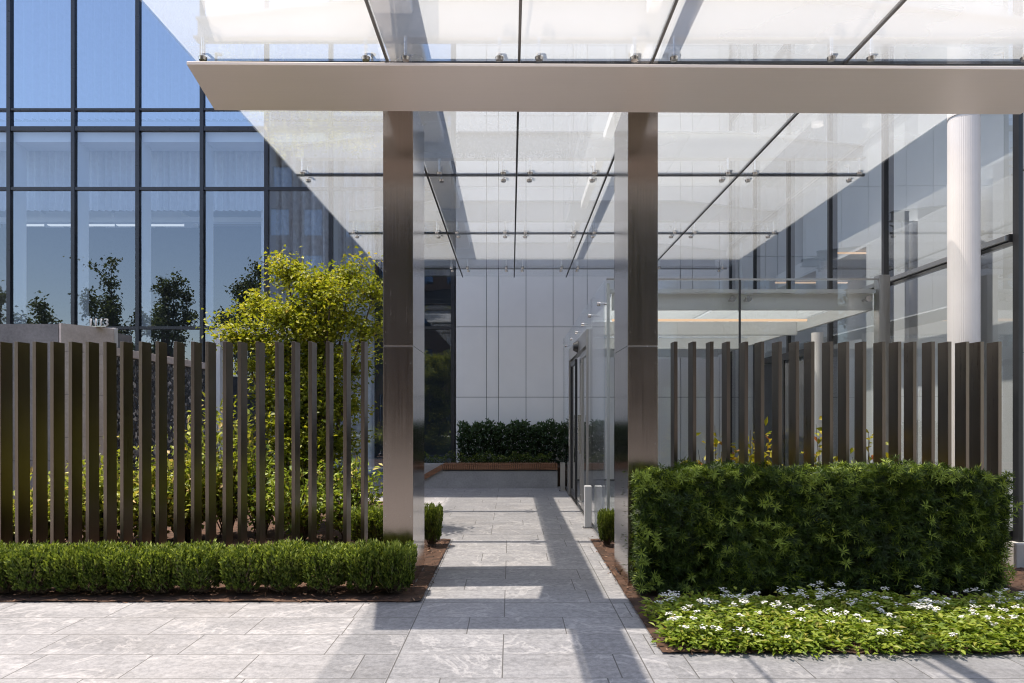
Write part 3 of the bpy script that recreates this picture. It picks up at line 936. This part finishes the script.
# ---- clipped boxwood
def boxwood_mesh(parent, w, dpt, h, n, name='foliage', mat='box_leaf', ll=0.036):
    parts = []
    # upright shoots from the base, a rounded clipped outline
    nl = 16
    shoots = int(n / nl)
    tw = MB()
    for k in range(shoots):
        bx, by = rng.uniform(-.07, .07), rng.uniform(-.07, .07)
        a = rng.uniform(0, 2 * math.pi); rr = rng.random() ** 0.42
        # superellipse plan: between round and square
        ca, sa = math.cos(a), math.sin(a)
        q = (abs(ca) ** 3.2 + abs(sa) ** 3.2) ** (-1 / 3.2)
        u, v_ = ca * q * rr, sa * q * rr
        zt = h * (1 - 0.10 * rr ** 5) * rng.uniform(0.90, 1.05)
        low = rng.random() < 0.42
        if low:
            zt = h * rng.uniform(0.22, 0.9)
            u, v_ = ca * q * 0.98, sa * q * 0.98
            sh = 0.70 + 0.28 * min(1, zt / (0.85 * h)); u *= sh; v_ *= sh
        top = np.array([u * w / 2, v_ * dpt / 2, zt])
        b0 = np.array([bx, by, 0.02])
        t = rng.uniform(0.35, 1.0, nl) ** 0.7
        bow = np.array([u * w, v_ * dpt, 0]) * 0.13
        c = b0 + (top - b0) * t[:, None] + bow * (np.sin(np.pi * t))[:, None] + rng.normal(size=(nl, 3)) * 0.006
        d = rdir(nl) * 0.62 + np.array([u * .35, v_ * .35, 0.85])
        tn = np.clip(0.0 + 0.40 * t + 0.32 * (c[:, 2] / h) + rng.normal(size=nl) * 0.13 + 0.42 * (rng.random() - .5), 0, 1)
        parts.append(leaves(c, d, rdir(nl, 0.6), rng.uniform(ll * .7, ll * 1.25, nl), rng.uniform(ll * .36, ll * .55, nl), tn))
        if k % 4 == 0:
            pts = [b0 + (top - b0) * s + bow * math.sin(math.pi * s) for s in (0, .33, .66, .95)]
            tw.tube([Vector(p) for p in pts], [0.004, 0.0035, 0.003, 0.0015], 5, cap=False)
    V, F, T = merge(parts)
    o = quad_mesh(name, V + np.array(wloc(parent)), F, T, M[mat], parent)
    tw.v = [tuple(Vector(v) + wloc(parent)) for v in tw.v]
    t_o = tw.build('stems', M['twig'], parent)
    return o
bw_lab = 'clipped low boxwood shrub'
bx_spots = [(-22, 30), (7, 30), (40, 41), (74, 31), (102, 31), (132, 32), (163, 32), (200, 45), (247, 41), (286, 40), (327, 41), (365, 33), (396, 34)]
ords = ['cut off by the left edge of the photo', 'second in the front row from the left edge', 'third in the front row from the left edge',
        'fourth in the front row from the left edge', 'fifth in the front row from the left edge', 'sixth in the front row from the left edge',
        'just left of the broadest one', 'broadest of the front row', 'just right of the broadest one',
        'fourth leftwards from the left bronze column', 'third leftwards from the left bronze column', 'narrow, second leftwards from the left bronze column',
        'touching the left bronze column']
protos = []
for k in range(3):
    c = thing('boxwood_shrub', '', 'shrub', (0, 0, 0), 'clipped boxwood shrubs in the front row left of the path')
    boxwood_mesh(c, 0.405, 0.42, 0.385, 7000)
    protos.append(c)
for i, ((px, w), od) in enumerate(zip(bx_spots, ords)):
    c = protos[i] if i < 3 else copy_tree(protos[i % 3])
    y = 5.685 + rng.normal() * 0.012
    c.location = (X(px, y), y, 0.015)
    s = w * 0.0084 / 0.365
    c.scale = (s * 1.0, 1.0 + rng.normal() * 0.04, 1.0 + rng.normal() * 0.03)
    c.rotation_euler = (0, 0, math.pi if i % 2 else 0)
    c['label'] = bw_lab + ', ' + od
# two small shrubs behind the columns
for (x, y, sc, lab) in ((X(432, 7.75), 7.75, 0.92, 'small upright boxwood shrub behind the left bronze column at the path edge'),
                        (X(607, 7.75), 7.75, 0.80, 'small upright boxwood shrub behind the right bronze column at the path edge')):
    c = copy_tree(protos[0])
    c.location = (x, y, 0.015); c.scale = (0.62 * sc, 0.7 * sc, 1.27 * sc)
    c['label'] = lab; del c['group']
c = copy_tree(protos[1]); c.location = (X(372, 7.7), 7.7, 0.015); c.scale = (1.3, 1.1, 1.1)
c['label'] = 'low boxwood shrub behind the left fin screen beside the bronze column'; del c['group']

# ---- tall podocarpus hedge
def rosettes(c, axis, nleaf, L, W, tone):
    parts = []
    k = len(c)
    ax = unit(axis)
    a = unit(np.cross(ax, rdir(k)))
    b = np.cross(ax, a)
    for j in range(nleaf):
        ang = 2 * math.pi * (j * 0.381966) + rng.uniform(-.3, .3, k)
        el = rng.uniform(0.15, 0.95, k) * (1 if j % 3 else 0.5)
        d = (a * np.cos(ang)[:, None] + b * np.sin(ang)[:, None]) * np.cos(el * 0.9)[:, None] + ax * np.sin(el * 1.1)[:, None]
        cc = c - ax * rng.uniform(0, 0.03, k)[:, None]
        parts.append(leaves(cc, d, ax, L * rng.uniform(0.7, 1.2, k), W * rng.uniform(0.8, 1.2, k), np.clip(tone + rng.normal(size=k) * 0.07, 0, 1), 0.12, 0.12))
    return parts
hx0, hx1, hy0, hy1, hh = 1.05, 4.04, 5.52, 6.30, 1.03
hed = thing('tall_hedge', 'tall dark green clipped hedge of narrow leaves right of the path', 'hedge', ((hx0 + hx1) / 2, 5.95, 0))
n = 7600
u = rng.random((n, 3))
c = np.stack([hx0 + (hx1 - hx0) * u[:, 0], hy0 + (hy1 - hy0) * u[:, 1], 0.06 + (hh - 0.06) * u[:, 2]], 1)
axis = rdir(n, 0.5)
face = rng.random(n)
fr_ = face < 0.55
c[fr_, 1] = hy0 + np.abs(rng.normal(size=fr_.sum())) * 0.07; axis[fr_] += np.array([0, -1.0, 0.15])
tp = (face >= 0.55) & (face < 0.80)
c[tp, 2] = hh - np.abs(rng.normal(size=tp.sum())) * 0.05; axis[tp] += np.array([0, 0, 1.2])
le = (face >= 0.80) & (face < 0.87)
c[le, 0] = hx0 + np.abs(rng.normal(size=le.sum())) * 0.05; axis[le] += np.array([-1.0, 0, 0.2])
re_ = (face >= 0.87) & (face < 0.93)
c[re_, 0] = hx1 - np.abs(rng.normal(size=re_.sum())) * 0.05; axis[re_] += np.array([1.0, 0, 0.2])
# gently lumpy outline
stray = rng.random(n) < 0.03
c[stray, 2] += rng.uniform(0, .05, stray.sum()) * (c[stray, 2] > .9)
c[stray, 0] += np.where(c[stray, 0] > hx1 - .2, .06, 0)
lump = 0.06 * np.sin(c[:, 0] * 5.1 + 1) * np.sin(c[:, 2] * 6.3) + 0.02 * np.sin(c[:, 0] * 13)
c[:, 1] += lump
c[:, 2] += (0.022 * np.sin(c[:, 0] * 4.3) + 0.02 * np.sin(c[:, 0] * 17) + rng.normal(size=n) * 0.018) * (c[:, 2] / hh)
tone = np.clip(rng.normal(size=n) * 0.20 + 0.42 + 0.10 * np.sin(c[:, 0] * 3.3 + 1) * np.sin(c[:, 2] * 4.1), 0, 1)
young = rng.random(n) < 0.055
tone[young] = rng.uniform(0.75, 1.0, young.sum())
yf = young & (rng.random(n) < 0.36)
c[yf, 1] = hy0 + rng.uniform(-0.035, 0.02, yf.sum()); axis[yf] = np.array([0, -1.0, 0.35]) + rng.normal(size=(yf.sum(), 3)) * 0.25
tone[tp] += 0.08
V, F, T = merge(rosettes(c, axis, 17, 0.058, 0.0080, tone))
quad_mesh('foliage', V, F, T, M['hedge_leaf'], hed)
for k in range(16):
    m = MB()
    x = hx0 + 0.12 + k * (hx1 - hx0 - .2) / 15
    m.tube([(x, 5.95, 0), (x + rng.normal() * .05, 5.95, 0.5), (x + rng.normal() * .1, 5.95 + rng.normal() * .05, 1.0)], [0.014, 0.010, 0.004], 6)
    m.build('stem', M['twig'], hed)
# dense inner twigs and old leaves, so the hedge is not see-through
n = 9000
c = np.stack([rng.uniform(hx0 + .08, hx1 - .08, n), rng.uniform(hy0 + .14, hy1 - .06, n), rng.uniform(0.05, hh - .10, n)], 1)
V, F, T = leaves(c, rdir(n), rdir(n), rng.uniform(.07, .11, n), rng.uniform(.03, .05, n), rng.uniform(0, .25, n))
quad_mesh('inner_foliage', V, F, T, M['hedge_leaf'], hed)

# ---- flowering groundcover
n_pl = 1150
gc = np.stack([rng.uniform(1.04, 6.2, n_pl), rng.uniform(4.29, 5.24, n_pl), np.zeros(n_pl)], 1)
gh = 0.135 + 0.03 * np.sin(gc[:, 0] * 3.1) * np.sin(gc[:, 1] * 5) + rng.normal(size=n_pl) * 0.02
gh *= np.clip((gc[:, 1] - 4.20) / 0.25, 0.65, 1.0)
parts = []
for k in range(34):
    ang = rng.uniform(0, 2 * math.pi, n_pl); r = rng.uniform(0.01, 0.11, n_pl)
    t = rng.uniform(0.25, 1.0, n_pl)
    cc = gc + np.stack([np.cos(ang) * r, np.sin(ang) * r, gh * t * (1 - (r / .2) ** 2)], 1)
    d = np.stack([np.cos(ang), np.sin(ang), rng.uniform(-.1, .7, n_pl)], 1)
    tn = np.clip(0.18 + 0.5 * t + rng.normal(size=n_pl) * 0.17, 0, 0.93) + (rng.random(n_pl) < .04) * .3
    parts.append(leaves(cc, d, np.tile([0, 0, 1.0], (n_pl, 1)) + rng.normal(size=(n_pl, 3)) * .35, rng.uniform(.035, .065, n_pl), rng.uniform(.016, .028, n_pl), np.clip(tn, 0, 1), 0.2, 0.2))
V, F, T = merge(parts)
mi = np.zeros(len(F), dtype=int)
# white flower heads
fl = (rng.random(n_pl) < 0.42) & (np.sin(gc[:, 0] * 5.3 + gc[:, 1] * 9) + rng.normal(size=n_pl) * .8 > -0.2)
fc = gc[fl]; fh = gh[fl]
fparts = []
for k in range(16):
    nn = len(fc)
    ctr = fc + np.stack([rng.normal(size=nn) * .013, rng.normal(size=nn) * .013, fh + .035 + rng.normal(size=nn) * .006], 1)
    for q in range(5):
        a = 2 * math.pi * q / 5 + k
        d = np.tile([math.cos(a), math.sin(a), 0.25], (nn, 1)) + rng.normal(size=(nn, 3)) * .15
        fparts.append(leaves(ctr, d, np.tile([0, 0, 1.0], (nn, 1)) + rng.normal(size=(nn, 3)) * .3, 0.0092, 0.0068, np.ones(nn)))
V2, F2, T2 = merge(fparts)
Vs = np.concatenate([V, V2]); Fs = np.concatenate([F, F2 + len(V)]); Ts = np.concatenate([T, T2])
mi = np.concatenate([np.zeros(len(F), int), np.ones(len(F2), int)])
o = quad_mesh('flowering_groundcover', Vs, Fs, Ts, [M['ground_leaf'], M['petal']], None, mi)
tag(o, 'bright green groundcover with small white flowers in front of the tall hedge', 'groundcover', kind='stuff')

# ---- leafy shrub: loose stems with broad leaves
def leafy_shrub(name, label, loc, w, h, n, mat, ll, group=None, dens=26):
    s = thing(name, label, 'shrub', loc, group)
    parts = []; tw = MB(); L0 = np.array(loc)
    for k in range(max(4, n // dens)):
        a = rng.uniform(0, 2 * math.pi); r = math.sqrt(rng.random()) * w / 2
        top = np.array([math.cos(a) * r, math.sin(a) * r, h * rng.uniform(0.55, 1.05) * (1 - 0.3 * (2 * r / w) ** 2)])
        b0 = np.array([rng.normal() * .03, rng.normal() * .03, 0])
        t = rng.uniform(0.25, 1.0, dens)
        c = b0 + (top - b0) * t[:, None] + rng.normal(size=(dens, 3)) * ll * 0.6
        d = rdir(dens, 0.25)
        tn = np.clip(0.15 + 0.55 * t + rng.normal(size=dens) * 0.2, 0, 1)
        parts.append(leaves(c + L0, d, rdir(dens, 1.0), rng.uniform(ll * .6, ll * 1.2, dens), rng.uniform(ll * .35, ll * .6, dens), tn, 0.2, 0.15))
        tw.tube([Vector(b0 + L0), Vector((b0 + top) / 2 + L0 + np.array([0, 0, h * .08])), Vector(top + L0)], [0.008, 0.005, 0.002], 5, cap=False)
    V, F, T = merge(parts)
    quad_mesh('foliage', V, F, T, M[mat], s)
    tw.build('stems', M['twig'], s)
    return s
# yellow-green shrubs behind the left screen
for (px, py, y, w, lab) in ((10, 505, 7.6, .9, 'yellow green shrub behind the left fins at the photo edge'),
                            (58, 478, 7.7, .9, 'yellow green shrub behind the left fins, in front of the grey stone face'),
                            (104, 452, 7.9, .9, 'yellow green shrub behind the left fins, in front of the sunlit tinted stone side'),
                            (150, 462, 7.8, .8, 'yellow green shrub behind the left fins, at the near end of the pebble wall'),
                            (188, 446, 8.1, .9, 'yellow green shrub behind the left fins, at the middle of the pebble wall'),
                            (228, 400, 8.3, 1.0, 'tallest yellow green shrub behind the left fins, beside the maple')):
    leafy_shrub('leafy_shrub', lab, (X(px, y), y, 0.02), w * 1.15, Z(py, y) + .12, 1700, 'shrub_leaf', 0.095, 'yellow green shrubs behind the left fin screen')
for (px, py, y, w, h2, lab) in ((262, 430, 8.4, .9, 1.0, 'green leafy shrub under the left side of the maple crown'),
                                (300, 450, 8.0, .9, 1.0, 'green leafy shrub under the maple, left of its trunk'),
                                (348, 455, 8.2, .9, .9, 'green leafy shrub under the maple, right of its trunk')):
    leafy_shrub('leafy_shrub', lab, (X(px, y), y, 0.02), w, Z(py, y), 1500, 'ground_leaf', 0.075)
# crotons peeking over the tall hedge
for (px, py, y, lab) in ((714, 448, 7.0, 'orange and yellow croton showing over the hedge left of the other crotons'),
                         (752, 436, 7.0, 'tallest yellow and red croton showing over the hedge'),
                         (772, 450, 7.1, 'small yellow croton just right of the tallest one'),
                         (822, 452, 7.1, 'yellow green croton showing over the hedge below the slim white column'),
                         (866, 448, 7.0, 'orange croton showing over the right half of the hedge'),
                         (886, 452, 7.0, 'yellow croton right of the orange one over the hedge')):
    leafy_shrub('croton', lab, (X(px, y), y, 0.02), .40, Z(py, y) + .26, 420, 'croton_leaf', 0.10, 'crotons between the hedge and the right fin screen', dens=18)

# ---- planter hedges at the back
def leaf_hedge(name, label, x0, x1, y0, y1, z0, z1, n, mat, ll):
    s = thing(name, label, 'hedge', ((x0 + x1) / 2, (y0 + y1) / 2, z0))
    u = rng.random((n, 3))
    c = np.stack([x0 + (x1 - x0) * u[:, 0], y0 + (y1 - y0) * u[:, 1] ** 1.5, z0 + (z1 - z0) * u[:, 2] ** 0.8], 1)
    c[:, 2] += 0.05 * np.sin(c[:, 0] * 9) * u[:, 2] + 0.04 * np.sin(c[:, 0] * 23) * u[:, 2]
    c[:, 1] += 0.05 * np.sin(c[:, 0] * 7 + c[:, 2] * 5)
    V, F, T = leaves(c, rdir(n, 0.4), rdir(n, .8), rng.uniform(ll * .7, ll * 1.2, n), rng.uniform(ll * .35, ll * .5, n), np.clip(u[:, 2] * .6 + rng.normal(size=n) * .2, 0, 1))
    quad_mesh('foliage', V, F, T, M[mat], s)
    for k in range(int((x1 - x0) / .25)):
        m = MB()
        x = x0 + .1 + k * .25
        m.tube([(x, (y0 + y1) / 2, z0), (x + rng.normal() * .05, (y0 + y1) / 2, z1 - .08)], [0.012, 0.005], 5)
        m.build('stem', M['twig'], s)
    return s
leaf_hedge('planter_hedge', 'dark leafy hedge in the planter against the white panel wall', X(458, 14.9), X(575, 14.9), 14.85, 15.45, 0.40, 1.30, 7000, 'back_leaf', 0.10)
leaf_hedge('low_hedge', 'thin low clipped hedge along the back of the wooden bench', X(424, 14.4) - .6, X(552, 14.4), 14.40, 14.68, 0.40, 0.66, 4200, 'box_leaf', 0.035)

# ---- trees
def limb(pts, r0, r1, m, n=8):
    k = len(pts)
    m.tube(pts, [r0 + (r1 - r0) * i / (k - 1) for i in range(k)], n)

def maple(loc, label):
    s = thing('maple_tree', label, 'tree', loc)
    L0 = Vector(loc)
    wood = MB(); parts = []
    tips = []
    stems = [(-.33, 0, 3.24, 0.0), (.42, .05, 3.22, .02), (.05, .2, 3.12, 0), (-.72, 0, 2.85, -.03), (.74, -.1, 2.95, .04), (.1, -.2, 3.0, 0), (-.92, -.1, 2.45, -.05), (.3, -.35, 2.85, 0), (-.1, .35, 2.7, 0), (-.3, -.35, 2.6, 0)]
    for (dx, dy, zt, b) in stems:
        pts = []
        for i in range(7):
            t = i / 6
            pts.append(L0 + Vector((dx * t ** 1.2 + b + rng.normal() * .02, dy * t ** 1.2 + rng.normal() * .02, zt * t)))
        limb(pts, 0.038, 0.008, wood)
        for i in range(1, 7):
            for q in range(4 if i > 1 else 3):
                a = rng.uniform(0, 2 * math.pi)
                ln = rng.uniform(0.22, 0.55) * (1.25 - 0.14 * i)
                e = pts[i] + Vector((math.cos(a) * ln, math.sin(a) * ln, rng.uniform(0.02, 0.30)))
                limb([pts[i], (pts[i] + e) / 2 + Vector((0, 0, 0.03)), e], 0.010, 0.003, wood, 5)
                tips.append(np.array(e)); tips.append(np.array((pts[i] + e) / 2))
        tips.append(np.array(pts[-1]) + np.array([0, 0, .06]))
        tips.append(np.array(pts[-1]) + np.array([0, 0, .20]))
        for q in range(2):
            tips.append(np.array(pts[-1 - q % 2]) + rng.normal(size=3) * np.array([.10, .10, .12]))
    tips = np.array(tips)
    for tpt in tips:
        k = rng.integers(42, 84)
        sp = rng.uniform(0.07, 0.15)
        c = tpt + rng.normal(size=(k, 3)) * np.array([sp, sp, sp * 0.62])
        d = rdir(k) ; d[:, 2] = d[:, 2] * .5 - .05
        outer = np.clip((c[:, 2] - loc[2]) / 3.7, 0, 1)
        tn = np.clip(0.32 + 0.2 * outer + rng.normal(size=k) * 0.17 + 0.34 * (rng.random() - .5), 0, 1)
        parts.append(leaves(c, d, rdir(k, 1.3), rng.uniform(.03, .08, k), rng.uniform(.025, .055, k), tn, 0.2, 0.25))
    V, F, T = merge(parts)
    wood.build('trunk', M['bark'], s)
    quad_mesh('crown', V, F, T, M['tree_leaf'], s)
    return s
maple((X(314, 9.0), 9.0, 0.02), 'yellow green multi stemmed maple behind the left fin screen')

# street trees across the road, behind the camera: the photo shows them mirrored in the glass and metal
def street_tree_mesh(label, h, w, trunk_h, n, seed):
    r = np.random.default_rng(seed)
    s = thing('street_tree', label, 'tree', (0, 0, 0), 'street trees across the road')
    m = MB()
    m.tube([(0, 0, 0), (0.08, 0.03, trunk_h * .6), (0, 0, trunk_h), (0.1, 0, h * .75)], [0.2, 0.15, 0.12, 0.03], 10)
    cl = []
    segs = []
    for k in range(13):
        a = r.uniform(0, 2 * math.pi)
        z0_ = trunk_h * r.uniform(.6, 1.0) + (h - trunk_h) * r.random() * 0.45
        zt = min(h, z0_ + (h - trunk_h) * r.uniform(.25, .62)) if k else h
        rad = w / 2 * r.uniform(.35, 1.0) * (1.15 - zt / h) ** 0.6 if k else 0.1
        p0 = np.array([0, 0, z0_]); p2 = np.array([math.cos(a) * rad, math.sin(a) * rad, zt])
        p1 = (p0 + p2) / 2 + np.array([math.cos(a), math.sin(a), -.4]) * rad * .18
        m.tube([Vector(p0), Vector(p1), Vector(p2)], [0.075, 0.05, 0.012], 6, cap=False)
        segs += [(p0, p1, .5), (p1, p2, 1.0)]
        for q in range(4):
            t = r.uniform(.3, .95); b_ = p1 + (p2 - p1) * t
            e = b_ + r.normal(size=3) * np.array([.5, .5, .3]) + np.array([0, 0, .45])
            m.tube([Vector(b_), Vector(e)], [0.03, 0.008], 5, cap=False)
            segs.append((b_, e, 1.0))
    m.build('trunk', M['bark'], s)
    parts = []
    k_ = n // len(segs)
    for a_, b_, wt in segs:
        k = int(k_ * wt)
        t = r.uniform(.15, 1.05, k)[:, None]
        c = a_ + (b_ - a_) * t + r.normal(size=(k, 3)) * np.array([.24, .24, .2])
        parts.append(leaves(c, rdir(k, -.1), rdir(k, 1), r.uniform(.16, .34, k), r.uniform(.10, .2, k), np.clip(r.normal(size=k) * .25 + .45, 0, 1)))
    V, F, T = merge(parts)
    quad_mesh('crown', V, F, T, M['street_leaf'], s)
    return s
st = [(-37.0, -17.8, 11.0, 6.6), (-33.4, -18, 10.4, 6.4), (-29.2, -18.2, 13.4, 6.6), (-24.6, -18.0, 12.6, 6.6), (-19.4, -18.1, 13.6, 6.8), (-10.0, -18.0, 13.0, 7.0),
      (-2.6, -18.1, 12.5, 6.8), (5.2, -18.0, 13.0, 7.0), (12.2, -18.2, 12.2, 7.0), (19, -18, 11.0, 7.0)]
for i, (x, y, h, w) in enumerate(st):
    s = street_tree_mesh('street tree seen as a reflection, %s' % (
        ['in the leftmost glass', 'above the stone block', 'behind the house number', 'between the numerals and the maple',
         'behind the maple', 'in the curtained glass', 'mirrored in the left bronze column',
         'mirrored in the right bronze column', 'right of the bronze columns', 'farthest right'][i]), h * 0.93, w, 1.8, 6500, 100 + i)
    s.location = (x, y, 0.0)
